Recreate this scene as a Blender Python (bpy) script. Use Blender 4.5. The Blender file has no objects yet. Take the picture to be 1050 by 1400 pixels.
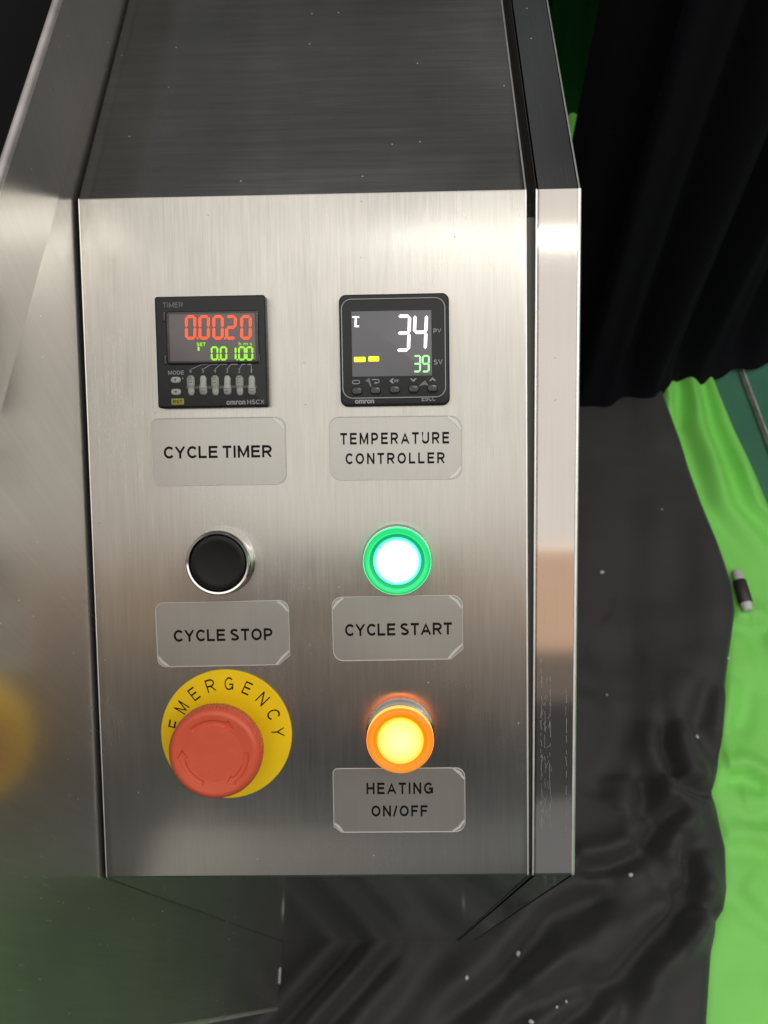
import bpy, math, random
import numpy as np
from mathutils import Matrix, Vector

random.seed(7)
rng = np.random.default_rng(7)
sc = bpy.context.scene
COL = sc.collection

# ------------------------------------------------------------------ camera
CAM = np.array([0.04062, -0.04394, 1.08633])
PITCH, YAW, ROLL = 1.05757, -0.03688, -0.04662
FPX = 1150.0                       # focal length in photograph pixels (1050 x 1400)


def cam_axes():
    f = np.array([math.sin(YAW) * math.cos(PITCH), math.cos(YAW) * math.cos(PITCH), -math.sin(PITCH)])
    r = np.array([math.cos(YAW), -math.sin(YAW), 0.0])
    u = np.cross(r, f)
    c, s = math.cos(ROLL), math.sin(ROLL)
    return f, c * r + s * u, -s * r + c * u


FWD, RIGHT, UP = cam_axes()
cam_data = bpy.data.cameras.new('camera')
cam = bpy.data.objects.new('camera', cam_data)
COL.objects.link(cam)
cam.matrix_world = Matrix(((RIGHT[0], UP[0], -FWD[0], CAM[0]),
                           (RIGHT[1], UP[1], -FWD[1], CAM[1]),
                           (RIGHT[2], UP[2], -FWD[2], CAM[2]), (0, 0, 0, 1)))
cam_data.sensor_fit = 'VERTICAL'
cam_data.sensor_height = 36.0
cam_data.lens = 36.0 * FPX / 1400.0
cam_data.clip_start = 0.01
cam_data.clip_end = 100.0
cam_data.dof.use_dof = True
cam_data.dof.focus_distance = 0.375
cam_data.dof.aperture_fstop = 20.0
sc.camera = cam

# ------------------------------------------------------------------ world, lamps, exposure
world = bpy.data.worlds.new('World')
sc.world = world
world.use_nodes = True
bg = world.node_tree.nodes['Background']
bg.inputs['Color'].default_value = (0.92, 0.95, 1.0, 1)
bg.inputs['Strength'].default_value = 0.10


def area_lamp(name, loc, sx, sy, power, color, target=None, rotz=0.0):
    d = bpy.data.lights.new(name, 'AREA')
    d.shape = 'RECTANGLE'
    d.size, d.size_y = sx, sy
    d.energy = power
    d.color = color
    o = bpy.data.objects.new(name, d)
    COL.objects.link(o)
    o.location = loc
    if target is not None:
        v = Vector(target) - Vector(loc)
        o.rotation_euler = v.to_track_quat('-Z', 'Y').to_euler()
    else:
        o.rotation_euler = (0, 0, rotz)
    return o


# hall lighting: one wide luminous ceiling field, a bare tube, two far rows of fittings
area_lamp('ceiling_field', (1.0, -0.62, 3.5), 9.0, 3.2, 126.0, (1.0, 0.955, 0.90))
area_lamp('ceiling_tube', (1.35, -0.70, 3.4), 2.2, 0.03, 6.5, (1.0, 0.99, 0.95), rotz=math.radians(-2))
area_lamp('added_orange_reflection', (1.15, -2.46, 3.4), 1.3, 0.70, 2.9, (1.0, 0.68, 0.46))  # added lamp mimicking a skin-toned reflection in the rail
area_lamp('added_rear_fill', (0.9, 1.45, 3.5), 8.0, 0.8, 24.0, (1.0, 0.96, 0.91))  # added out of view to brighten the green floor cloth
area_lamp('added_brown_reflection', (-0.4, -2.75, 3.4), 3.4, 0.9, 2.0, (1.0, 0.78, 0.60))  # added lamp for the brownish reflection across the middle of the panel
area_lamp('side_tube_a', (3.0, -0.9, 3.4), 0.09, 3.0, 9.0, (1.0, 1.0, 0.97))
area_lamp('side_tube_b', (-3.0, -0.9, 3.4), 0.09, 3.0, 9.0, (1.0, 1.0, 0.97))
area_lamp('far_fitting_a', (-1.45, -5.3, 3.4), 2.4, 1.1, 4.2, (1.0, 0.93, 0.84), target=(0, 0, 0.7))
area_lamp('far_fitting_b', (1.0, -4.9, 3.4), 1.6, 0.9, 1.0, (0.93, 0.98, 1.0), target=(0, 0, 0.7))

sc.view_settings.view_transform = 'Standard'
sc.view_settings.look = 'None'
sc.view_settings.exposure = 0.0
sc.view_settings.gamma = 1.0
sc.view_settings.use_curve_mapping = False
sc.render.engine = 'CYCLES'
sc.cycles.use_denoising = True
sc.cycles.max_bounces = 8
sc.cycles.glossy_bounces = 6
sc.cycles.sample_clamp_indirect = 6.0

# ------------------------------------------------------------------ geometry of the place
AL = 0.58586                       # slope of the control panel
PH, H0, PW = 0.30639, 0.66732, 0.195
CA, SA = math.cos(AL), math.sin(AL)
ZT, YT = H0 + PH * SA, PH * CA     # height / depth of the fold to the top sheet
PO = np.array([0, 0, H0])
PV = np.array([0, CA, SA])
PN = np.array([0, -SA, CA])


def ray(x, y):
    return FWD + RIGHT * (x - 525) / FPX + UP * (700 - y) / FPX


def hit(x, y, p0, n):
    d = ray(x, y)
    p0, n = np.array(p0, float), np.array(n, float)
    return CAM + d * ((p0 - CAM) @ n) / (d @ n)


def pan(x, y, off=0.0):            # photograph pixel -> (u, v) on the control panel
    p = hit(x, y, PO + PN * off, PN) - PO
    return np.array([p[0], p @ PV])


def flo(x, y, z=0.0):              # photograph pixel -> floor point
    return hit(x, y, (0, 0, z), (0, 0, 1))[:2]


PANEL_MAT = Matrix(((1, 0, 0, 0), (0, CA, -SA, 0), (0, SA, CA, H0), (0, 0, 0, 1)))


# ------------------------------------------------------------------ helpers
def tag(o, label=None, cat=None, group=None, kind=None):
    if label: o['label'] = label
    if cat: o['category'] = cat
    if group: o['group'] = group
    if kind: o['kind'] = kind
    return o


def mobj(name, verts, faces, mat, parent=None, smooth=True, uv=None, sharp=None):
    me = bpy.data.meshes.new(name)
    me.from_pydata([tuple(map(float, v)) for v in verts], [], faces)
    me.update()
    if uv is not None:
        lay = me.uv_layers.new(name='UVMap')
        li = np.zeros(len(me.loops), dtype=np.int32)
        me.loops.foreach_get('vertex_index', li)
        lay.data.foreach_set('uv', np.asarray(uv, dtype=np.float32)[li].ravel())
    if smooth:
        me.polygons.foreach_set('use_smooth', [True] * len(me.polygons))
        if sharp is not None:
            me.set_sharp_from_angle(angle=math.radians(sharp))
    o = bpy.data.objects.new(name, me)
    if mat: me.materials.append(mat)
    COL.objects.link(o)
    if parent is not None: o.parent = parent
    return o


def empty(name, matrix):
    o = bpy.data.objects.new(name, None)
    o.empty_display_size = 0.02
    COL.objects.link(o)
    o.matrix_world = matrix
    return o


def on_panel(name, u, v):
    return empty(name, PANEL_MAT @ Matrix.Translation((u, v, 0)))


def rr(w, h, r, seg=6):            # rounded rectangle outline, CCW, centred
    pts = []
    for cx, cy, a0 in ((w/2-r, h/2-r, 0), (-w/2+r, h/2-r, 90), (-w/2+r, -h/2+r, 180), (w/2-r, -h/2+r, 270)):
        for k in range(seg + 1):
            a = math.radians(a0 + 90 * k / seg)
            pts.append((cx + r * math.cos(a), cy + r * math.sin(a)))
    return pts


def loft(loops, cap_top=True, cap_bottom=False):
    n = len(loops[0])
    verts = [p for l in loops for p in l]
    faces = []
    for i in range(len(loops) - 1):
        for k in range(n):
            a, b = i * n + k, i * n + (k + 1) % n
            faces.append((a, b, b + n, a + n))
    if cap_top: faces.append(tuple((len(loops) - 1) * n + k for k in range(n)))
    if cap_bottom: faces.append(tuple(reversed(range(n))))
    return verts, faces


def slab(name, w, h, r, z0, z1, bev, mat, parent, cx=0, cy=0, seg=6, bseg=3, skew=None, bottom=False):
    loops = []
    prof = [(0, z0)] + [(bev * (1 - math.cos(math.pi/2*k/bseg)), z1 - bev + bev * math.sin(math.pi/2*k/bseg)) for k in range(bseg + 1)]
    for ins, z in prof:
        loops.append([(cx + x, cy + y, z) for x, y in rr(w - 2*ins, h - 2*ins, max(r - ins, 1e-5), seg)])
    v, f = loft(loops, True, bottom)
    return mobj(name, v, f, mat, parent, True, sharp=35)


def lathe(name, prof, mat, parent, seg=96, cx=0, cy=0, sharp=40, cap=True):
    loops = [[(cx + r * math.cos(2*math.pi*k/seg), cy + r * math.sin(2*math.pi*k/seg), z) for k in range(seg)] for r, z in prof]
    v, f = loft(loops, cap, False)
    return mobj(name, v, f, mat, parent, True, sharp=sharp)


def frame_tube(name, outline, rad, z, mat, parent, closed=True, seg=6):
    """round bead running along an outline in the local xy plane"""
    n = len(outline)
    P = np.array(outline, float)
    loops = []
    for i in range(n):
        a = P[(i - 1) % n] if (closed or i > 0) else P[i]
        b = P[(i + 1) % n] if (closed or i < n - 1) else P[i]
        t = b - a
        t /= np.linalg.norm(t) + 1e-12
        nn = np.array([t[1], -t[0]])
        loops.append([(P[i][0] + nn[0]*rad*math.cos(q), P[i][1] + nn[1]*rad*math.cos(q), z + rad*math.sin(q))
                      for q in [2*math.pi*k/seg for k in range(seg)]])
    v = [p for l in loops for p in l]
    f = []
    for i in range(n if closed else n - 1):
        for k in range(seg):
            j = (i + 1) % n
            f.append((i*seg+k, i*seg+(k+1) % seg, j*seg+(k+1) % seg, j*seg+k))
    return mobj(name, v, f, mat, parent, True)


def polys(name, plist, z, mat, parent, thick=0.0):
    v, f = [], []
    for p in plist:
        b = len(v)
        n = len(p)
        v += [(x, y, z + thick) for x, y in p]
        f.append(tuple(range(b, b + n)))
        if thick:
            v += [(x, y, z) for x, y in p]
            for k in range(n):
                f.append((b + n + k, b + n + (k+1) % n, b + (k+1) % n, b + k))
    return mobj(name, v, f, mat, parent, False)


def text(name, s, mat, parent, cx, cy, w, h, z, spacing=1.0, bold=0.0, rot=0.0, thick=0.00006, xh=None):
    """lettering fitted to a box w x h (metres), centred at (cx, cy) in the parent's xy plane"""
    cu = bpy.data.curves.new(name, 'FONT')
    cu.body = s
    cu.size = 1.0
    cu.space_character = spacing
    cu.offset = bold
    cu.resolution_u = 4
    t = bpy.data.objects.new(name + '_tmp', cu)
    COL.objects.link(t)
    dg = bpy.context.evaluated_depsgraph_get()
    me = bpy.data.meshes.new_from_object(t.evaluated_get(dg))
    bpy.data.objects.remove(t)
    bpy.data.curves.remove(cu)
    n = len(me.vertices)
    co = np.zeros(n * 3)
    me.vertices.foreach_get('co', co)
    co = co.reshape(-1, 3)
    lo, hi = co.min(0), co.max(0)
    sx = w / (hi[0] - lo[0]) if w else h / (hi[1] - lo[1])
    sy = h / (hi[1] - lo[1])
    x = (co[:, 0] - (lo[0] + hi[0]) / 2) * sx
    y = (co[:, 1] - (lo[1] + hi[1]) / 2) * sy
    c, q = math.cos(rot), math.sin(rot)
    out = np.stack([cx + c*x - q*y, cy + q*x + c*y, np.full(n, z)], 1)
    me.vertices.foreach_set('co', out.ravel())
    me.name = name
    me.materials.clear()
    me.materials.append(mat)
    me.update()
    o = bpy.data.objects.new(name, me)
    COL.objects.link(o)
    o.parent = parent
    return o


# ---- grotesque stroke lettering (centre lines in a box of cap height 1)
def _ell(cx, cy, rx, ry, a0, a1, n=18):
    return [(cx + rx*math.cos(math.radians(a0 + (a1-a0)*k/n)), cy + ry*math.sin(math.radians(a0 + (a1-a0)*k/n))) for k in range(n + 1)]


def glyph(ch, t):
    k = t / 2
    W = dict(C=.87, Y=.92, L=.76, E=.82, T=.82, I=.20, M=1.06, R=.90, P=.84, A=.98, U=.90, O=1.02, N=.90, S=.86, H=.90, G=1.02, F=.78, D=.92, X=.90, V=.92)
    W.update({'/': .42, '5': .76, ' ': .10})
    w = W[ch]
    a, b, lo, hi = k, w - k, k, 1 - k
    m = w / 2
    bowl = lambda y0, y1, f: [(a, y1), (w*f, y1)] + _ell(w*f, (y0+y1)/2, b - w*f, (y1-y0)/2, 90, -90, 12)[1:] + [(a, y0)]
    G = {
        'C': [_ell(.5, .5, .5-k, .5-k, 40, 320, 26)], 'O': [_ell(m, .5, m-k, .5-k, 90, 450, 32)],
        'G': [_ell(m, .5, m-k, .5-k, 42, 322, 26) + [(b, .14)], [(b, .06), (b, .46), (m + .02, .46)]],
        'L': [[(a, 1), (a, lo), (w, lo)]], 'E': [[(w, hi), (a, hi), (a, lo), (w, lo)], [(a, .52), (w*.93, .52)]],
        'F': [[(w, hi), (a, hi), (a, 0)], [(a, .50), (w*.88, .50)]], 'T': [[(0, hi), (w, hi)], [(m, hi), (m, 0)]], 'I': [[(m, 0), (m, 1)]],
        'H': [[(a, 0), (a, 1)], [(b, 0), (b, 1)], [(a, .52), (b, .52)]], 'Y': [[(k*.6, 1), (m, .44), (w-k*.6, 1)], [(m, .48), (m, 0)]],
        'M': [[(a, 0), (a, 1)], [(b, 0), (b, 1)], [(a, .96), (m, .10), (b, .96)]], 'N': [[(a, 0), (a, 1)], [(b, 0), (b, 1)], [(a, .95), (b, .05)]],
        'A': [[(k*.6, 0), (m, 1-k*.7), (w-k*.6, 0)], [(w*.24, .31), (w*.76, .31)]], 'V': [[(k*.6, 1), (m, k*.8), (w-k*.6, 1)]],
        'U': [[(a, 1), (a, .36)] + _ell(m, .36, m-k, .36-k, 180, 360, 14) + [(b, 1)]], 'X': [[(k*.8, 0), (w-k*.8, 1)], [(k*.8, 1), (w-k*.8, 0)]],
        'P': [[(a, 0), (a, 1)], bowl(.42, hi, .52)], 'R': [[(a, 0), (a, 1)], bowl(.46, hi, .52), [(w*.50, .46), (w-k*.9, 0)]],
        'D': [[(a, 0), (a, 1)], bowl(lo, hi, .42)], '/': [[(k*.4, 0), (w-k*.4, 1)]],
        '5': [[(w*.92, hi), (w*.22, hi), (w*.13, .50)] + _ell(w*.47, .33, w*.53-k, .33-k, 130, -150, 16)],
        'S': [_ell(m, .735, m-k-.03, .265-k, 25, 230, 14) + [(m + .02, .50)] + _ell(m, .265+.01, m-k, .275-k, 60, -155, 16)], ' ': []}
    return w, G[ch]


def stroke_poly(P, t):
    P = np.array(P, float)
    n = len(P)
    L, R = [], []
    for i in range(n):
        d0 = P[i] - P[i-1] if i > 0 else P[1] - P[0]
        d1 = P[i+1] - P[i] if i < n - 1 else P[-1] - P[-2]
        d0, d1 = d0/np.linalg.norm(d0), d1/np.linalg.norm(d1)
        q = np.array([-d0[1] - d1[1], d0[0] + d1[0]])
        q /= np.linalg.norm(q) + 1e-9
        c = max(q @ np.array([-d1[1], d1[0]]), .42)
        L.append(P[i] + q*t/2/c)
        R.append(P[i] - q*t/2/c)
    return L, R


def sign(name, s, mat, parent, cx, cy, w, h, z, t=.20, gap=.17, rot=0.0):
    """stroke lettering fitted to a box w x h, centred at (cx, cy)"""
    x = 0.0
    strokes = []
    for ch in s:
        gw, G = glyph(ch, t)
        strokes += [[(px + x, py) for px, py in st] for st in G]
        x += gw + gap
    x -= gap
    sx, sy = w / x, h
    c, q = math.cos(rot), math.sin(rot)
    v, f = [], []
    for i, st in enumerate(strokes):
        L, R = stroke_poly(st, t)
        b = len(v)
        for l, r in zip(L, R):
            for p in (l, r):
                X, Y = (p[0] - x/2)*sx, (min(max(p[1], 0), 1) - .5)*sy
                v.append((cx + c*X - q*Y, cy + q*X + c*Y, z + (i % 3)*.00002))
        f += [(b+2*j, b+2*j+1, b+2*j+3, b+2*j+2) for j in range(len(st) - 1)]
    return mobj(name, v, f, mat, parent, False)


SEGS = {'0': 'abcdef', '1': 'bc', '2': 'abged', '3': 'abgcd', '4': 'fgbc', '9': 'abfgcd', 'r1': 'bc'}


def seg_digit(ch, cx, cy, w, h, t, slant=0.0, gap=0.0):
    x0, x1, y0, ym, y1 = -w/2, w/2, -h/2, 0.0, h/2
    g = gap
    k = t / 2

    def hz(y, lo=x0, hi=x1):
        return [(lo + g, y), (lo + g + k, y + k), (hi - g - k, y + k), (hi - g, y), (hi - g - k, y - k), (lo + g + k, y - k)]

    def vt(x, a, b):
        return [(x, a + g), (x + k, a + g + k), (x + k, b - g - k), (x, b - g), (x - k, b - g - k), (x - k, a + g + k)]
    S = {'a': hz(y1 - k, x0 + k, x1 - k), 'g': hz(ym, x0 + k, x1 - k), 'd': hz(y0 + k, x0 + k, x1 - k),
         'f': vt(x0 + k, ym, y1 - k), 'b': vt(x1 - k, ym, y1 - k), 'e': vt(x0 + k, y0 + k, ym), 'c': vt(x1 - k, y0 + k, ym)}
    return [[(cx + x + slant * y, cy + y) for x, y in S[c]] for c in SEGS[ch]]


# ------------------------------------------------------------------ materials
def new_mat(name):
    m = bpy.data.materials.new(name)
    m.use_nodes = True
    nt = m.node_tree
    return m, nt, nt.nodes['Principled BSDF']


def pm(name, col, rough=0.5, metal=0.0, emit=None, estr=0.0, coat=0.0, noise=0.0, nscale=200.0, bump=0.0, bscale=800.0,
       spec=0.5, sheen=0.0, trans=0.0):
    m, nt, b = new_mat(name)
    b.inputs['Base Color'].default_value = (*col, 1)
    b.inputs['Roughness'].default_value = rough
    b.inputs['Metallic'].default_value = metal
    b.inputs['Specular IOR Level'].default_value = spec
    b.inputs['Coat Weight'].default_value = coat
    b.inputs['Coat Roughness'].default_value = 0.08
    if sheen:
        b.inputs['Sheen Weight'].default_value = sheen
        b.inputs['Sheen Roughness'].default_value = 0.4
    if trans: b.inputs['Transmission Weight'].default_value = trans
    if emit:
        b.inputs['Emission Color'].default_value = (*emit, 1)
        b.inputs['Emission Strength'].default_value = estr
    tc = nt.nodes.new('ShaderNodeTexCoord')
    if noise:
        nz = nt.nodes.new('ShaderNodeTexNoise')
        nz.inputs['Scale'].default_value = nscale
        nz.inputs['Detail'].default_value = 6
        nt.links.new(tc.outputs['Object'], nz.inputs['Vector'])
        mr = nt.nodes.new('ShaderNodeMapRange')
        mr.inputs['From Min'].default_value = 0.3
        mr.inputs['From Max'].default_value = 0.7
        mr.inputs['To Min'].default_value = 1 - noise
        mr.inputs['To Max'].default_value = 1 + noise
        nt.links.new(nz.outputs['Fac'], mr.inputs['Value'])
        mx = nt.nodes.new('ShaderNodeVectorMath')
        mx.operation = 'SCALE'
        mx.inputs[0].default_value = col
        nt.links.new(mr.outputs['Result'], mx.inputs['Scale'])
        nt.links.new(mx.outputs['Vector'], b.inputs['Base Color'])
        mr2 = nt.nodes.new('ShaderNodeMapRange')
        mr2.inputs['To Min'].default_value = max(0.02, rough * (1 - noise))
        mr2.inputs['To Max'].default_value = min(1, rough * (1 + noise))
        nt.links.new(nz.outputs['Fac'], mr2.inputs['Value'])
        nt.links.new(mr2.outputs['Result'], b.inputs['Roughness'])
    if bump:
        nb = nt.nodes.new('ShaderNodeTexNoise')
        nb.inputs['Scale'].default_value = bscale
        nb.inputs['Detail'].default_value = 4
        nt.links.new(tc.outputs['Object'], nb.inputs['Vector'])
        bp = nt.nodes.new('ShaderNodeBump')
        bp.inputs['Strength'].default_value = bump
        bp.inputs['Distance'].default_value = 0.0005
        nt.links.new(nb.outputs['Fac'], bp.inputs['Height'])
        nt.links.new(bp.outputs['Normal'], b.inputs['Normal'])
    return m


def steel(name, col, rough, aniso, along, line=900.0, length=14.0, streak=0.10, bump=0.06, smudge=0.12, scr=0.0, wave=0.0, haze=0.0, haze_rough=.5):
    """brushed sheet steel; along='V' brushed up the sheet, 'U' brushed across it"""
    m, nt, b = new_mat(name)
    N, L = nt.nodes, nt.links
    b.inputs['Metallic'].default_value = 1.0
    b.inputs['Anisotropic'].default_value = aniso
    b.inputs['Anisotropic Rotation'].default_value = 0.0 if along == 'V' else 0.25
    tg = N.new('ShaderNodeTangent')
    tg.direction_type = 'UV_MAP'
    tg.uv_map = 'UVMap'
    L.new(tg.outputs['Tangent'], b.inputs['Tangent'])
    uv = N.new('ShaderNodeUVMap')
    uv.uv_map = 'UVMap'

    def noise(sx, sy, detail=5, off=0.0):
        mp = N.new('ShaderNodeMapping')
        mp.inputs['Scale'].default_value = (sx, sy, 1)
        mp.inputs['Location'].default_value = (off, off * 1.7, 0)
        L.new(uv.outputs['UV'], mp.inputs['Vector'])
        nz = N.new('ShaderNodeTexNoise')
        nz.noise_dimensions = '2D'
        nz.inputs['Scale'].default_value = 1.0
        nz.inputs['Detail'].default_value = detail
        L.new(mp.outputs['Vector'], nz.inputs['Vector'])
        return nz.outputs['Fac']

    def mrange(src, a, c, lo, hi):
        r = N.new('ShaderNodeMapRange')
        for k, val in (('From Min', a), ('From Max', c), ('To Min', lo), ('To Max', hi)):
            r.inputs[k].default_value = val
        L.new(src, r.inputs['Value'])
        return r.outputs['Result']

    def math_(op, a, c):
        q = N.new('ShaderNodeMath')
        q.operation = op
        for i, s in enumerate((a, c)):
            if isinstance(s, float): q.inputs[i].default_value = s
            else: L.new(s, q.inputs[i])
        return q.outputs[0]
    s1 = noise(line, length) if along == 'V' else noise(length, line)
    s2 = noise(line * .3, length * .35, 3, 3.1) if along == 'V' else noise(length * .35, line * .3, 3, 3.1)
    sm = noise(11, 9, 5, 1.3)
    streaks = math_('ADD', math_('MULTIPLY', s1, 0.6), math_('MULTIPLY', s2, 0.4))
    val = math_('MULTIPLY', mrange(streaks, .3, .7, 1 - streak, 1 + streak), mrange(sm, .3, .7, 1 - smudge * .35, 1 + smudge * .35))
    vm = N.new('ShaderNodeVectorMath')
    vm.operation = 'SCALE'
    vm.inputs[0].default_value = col
    L.new(val, vm.inputs['Scale'])
    L.new(vm.outputs['Vector'], b.inputs['Base Color'])
    vd = N.new('ShaderNodeTexVoronoi')
    vd.voronoi_dimensions = '2D'
    vd.inputs['Scale'].default_value = 75.0
    L.new(uv.outputs['UV'], vd.inputs['Vector'])
    sp_ = N.new('ShaderNodeSeparateColor')
    L.new(vd.outputs['Color'], sp_.inputs['Color'])
    dust = math_('MULTIPLY', mrange(vd.outputs['Distance'], .018, .034, 1.0, 0.0), mrange(sp_.outputs[0], .91, .92, 0.0, 1.0))
    L.new(math_('SUBTRACT', 1.0, math_('MULTIPLY', dust, .9)), b.inputs['Metallic'])
    rgh = math_('MULTIPLY', mrange(streaks, .3, .7, rough * (1 - streak), rough * (1 + streak)), mrange(sm, .3, .7, 1 - smudge, 1 + smudge))
    height = streaks
    if scr:                         # handling scratches: sparse thin marks
        mp = N.new('ShaderNodeMapping')
        mp.inputs['Scale'].default_value = (260, 22, 1) if along == 'V' else (22, 260, 1)
        mp.inputs['Rotation'].default_value = (0, 0, 0.12)
        L.new(uv.outputs['UV'], mp.inputs['Vector'])
        vo = N.new('ShaderNodeTexVoronoi')
        vo.voronoi_dimensions = '2D'
        vo.inputs['Scale'].default_value = 1.0
        L.new(mp.outputs['Vector'], vo.inputs['Vector'])
        spots = mrange(vo.outputs['Distance'], .05, .13, 1.0, 0.0)
        mask = mrange(noise(14, 10, 2, 7.7), .60, .70, 0.0, 1.0)
        sp = math_('MULTIPLY', spots, mask)
        rgh = math_('ADD', rgh, math_('MULTIPLY', sp, scr))
    L.new(rgh, b.inputs['Roughness'])
    bp = N.new('ShaderNodeBump')
    bp.inputs['Strength'].default_value = bump
    bp.inputs['Distance'].default_value = 0.0002
    L.new(height, bp.inputs['Height'])
    last = bp
    if wave:                        # sheet metal is never quite flat
        b2 = N.new('ShaderNodeBump')
        b2.inputs['Strength'].default_value = 1.0
        b2.inputs['Distance'].default_value = wave
        L.new(noise(9, 7, 1, 5.5), b2.inputs['Height'])
        L.new(bp.outputs['Normal'], b2.inputs['Normal'])
        last = b2
    L.new(last.outputs['Normal'], b.inputs['Normal'])
    if haze:                        # fine scuffing adds a wide second lobe
        gl = N.new('ShaderNodeBsdfAnisotropic')
        gl.inputs['Roughness'].default_value = haze_rough
        L.new(vm.outputs['Vector'], gl.inputs['Color'])
        mxs = N.new('ShaderNodeMixShader')
        mxs.inputs['Fac'].default_value = haze
        L.new(b.outputs['BSDF'], mxs.inputs[1])
        L.new(gl.outputs['BSDF'], mxs.inputs[2])
        L.new(mxs.outputs['Shader'], N['Material Output'].inputs['Surface'])
    return m


M = {}
M['panel'] = steel('brushed_steel_panel', (.435, .42, .385), .26, .84, 'V', line=1100, length=45, streak=.07, bump=.035, smudge=.26, wave=.0008)
M['top'] = steel('brushed_steel_top', (.50, .485, .455), .20, .72, 'U', line=800, length=22, streak=.08, bump=.04, smudge=.16)
M['apron'] = steel('smooth_steel_apron', (.50, .50, .485), .09, .3, 'V', streak=.05, bump=.02, scr=.05, haze=.22, haze_rough=.45)
M['rail'] = steel('polished_steel_rail', (.455, .425, .39), .075, .2, 'V', streak=.015, bump=.008, scr=.10, wave=.0002)
M['rail_top'] = steel('polished_steel_rail_top', (.50, .495, .49), .26, .3, 'V', streak=.05, bump=.02, scr=.2)
M['wall'] = steel('sheet_steel_wall', (.68, .66, .63), .22, .2, 'V', line=500, streak=.04, bump=.03, scr=.12, wave=.0004, haze=.32, haze_rough=.52)
M['gap'] = pm('dark_gap', (.012, .012, .012), .6)
M['gap_grey'] = pm('grey_return', (.10, .10, .095), .5, .6)
M['deck'] = pm('black_deck', (.006, .006, .0065), .9, spec=.1, bump=.3, bscale=300)
M['satin0'] = pm('foot_highlight_metal', (.42, .42, .41), .4, 1.0)
M['weld'] = pm('rolled_steel_rim', (.80, .75, .73), .55, 1.0, noise=.1, nscale=60)


# ------------------------------------------------------------------ floor
def strip_grid(nu, nv):
    return [(j * nu + i, j * nu + i + 1, (j + 1) * nu + i + 1, (j + 1) * nu + i) for j in range(nv - 1) for i in range(nu - 1)]


M['floor'] = pm('green_painted_floor', (.055, .185, .115), .38, noise=.18, nscale=7, bump=.15, bscale=60)
fl = mobj('floor', [(-12, -12, 0), (12, -12, 0), (12, 12, 0), (-12, 12, 0)], [(0, 1, 2, 3)], M['floor'], smooth=False)
tag(fl, kind='structure')
a, b_ = flo(1004, 490), flo(1056, 628)
dirv = (b_ - a) / np.linalg.norm(b_ - a)
nrm = np.array([dirv[1], -dirv[0]])
A, B = a - dirv * 3, b_ + dirv * 3
M['joint'] = pm('floor_joint_filler', (.11, .095, .08), .7, noise=.4, nscale=40)
M['joint_edge'] = pm('chipped_joint_edge', (.42, .46, .42), .7, noise=.35, nscale=60)
polys('floor_joint', [[tuple(A - nrm*.0028), tuple(A + nrm*.0028), tuple(B + nrm*.0028), tuple(B - nrm*.0028)][::-1]], .004, M['joint'], fl)
polys('joint_edge', [[tuple(A - nrm*.0065), tuple(A - nrm*.0042), tuple(B - nrm*.0042), tuple(B - nrm*.0065)][::-1]], .004, M['joint_edge'], fl)


# ------------------------------------------------------------------ folded sheet parts of the machine
def arc(c, r, a0, a1, n):
    return [(c[0] + r * math.cos(a0 + (a1 - a0) * k / n), c[1] + r * math.sin(a0 + (a1 - a0) * k / n)) for k in range(n + 1)]


FR = 0.0016                         # fold radius
# profile of the console in (y, z): apron floor -> bottom fold -> panel -> top fold -> top sheet
HALF_B = math.pi / 2 - AL           # turn at the bottom fold
TB = FR * math.tan(HALF_B / 2)
TT = FR * math.tan(AL / 2)
cb = (FR, H0 - TB)                  # bottom fold centre
bot_arc = arc(cb, FR, math.pi, math.pi - HALF_B, 8)
ct = (YT + TT, ZT - FR)
top_arc = arc(ct, FR, math.pi / 2 + AL, math.pi / 2, 8)


def sheet(name, prof, xl, xr, mat, parent, rnd=0.0007, depth=0.012):
    """a sheet following a (y, z) profile between xl and xr (numbers or functions of z), edges rounded and returned inwards"""
    P = np.array(prof, float)
    n = len(P)
    T = np.gradient(P, axis=0)
    T /= np.linalg.norm(T, axis=1)[:, None]
    Nn = np.stack([-T[:, 1], T[:, 0]], 1)
    ln = np.concatenate([[0], np.cumsum(np.linalg.norm(np.diff(P, axis=0), axis=1))])
    cols = [(0, 0.0, depth)]
    for k in range(5):
        q = math.pi / 2 * k / 4
        cols.append((0, rnd * (1 - math.cos(q)), rnd * (1 - math.sin(q))))
    for f in np.linspace(0.02, 0.98, 9): cols.append((f, None, 0.0))
    cols += [(1, -c[1], c[2]) for c in cols[5:0:-1]] + [(1, 0.0, depth)]
    verts, uvs = [], []
    for i in range(n):
        l = xl(P[i]) if callable(xl) else xl
        r = xr(P[i]) if callable(xr) else xr
        for side, dx, d in cols:
            if dx is None: x = l + (r - l) * side
            else: x = (l if side == 0 else r) + dx
            verts.append((x, P[i, 0] - Nn[i, 0] * d, P[i, 1] - Nn[i, 1] * d))
            uvs.append((x, ln[i]))
    nc = len(cols)
    faces = [(j*nc+i, j*nc+i+1, (j+1)*nc+i+1, (j+1)*nc+i) for j in range(n - 1) for i in range(nc - 1)]
    o = mobj(name, verts, faces, mat, parent, True, uv=uvs)
    o.data.set_sharp_from_angle(angle=math.radians(50))
    return o


def lerp_pts(a, b, n):
    return [tuple(np.array(a) + (np.array(b) - np.array(a)) * k / n) for k in range(n + 1)]


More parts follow.
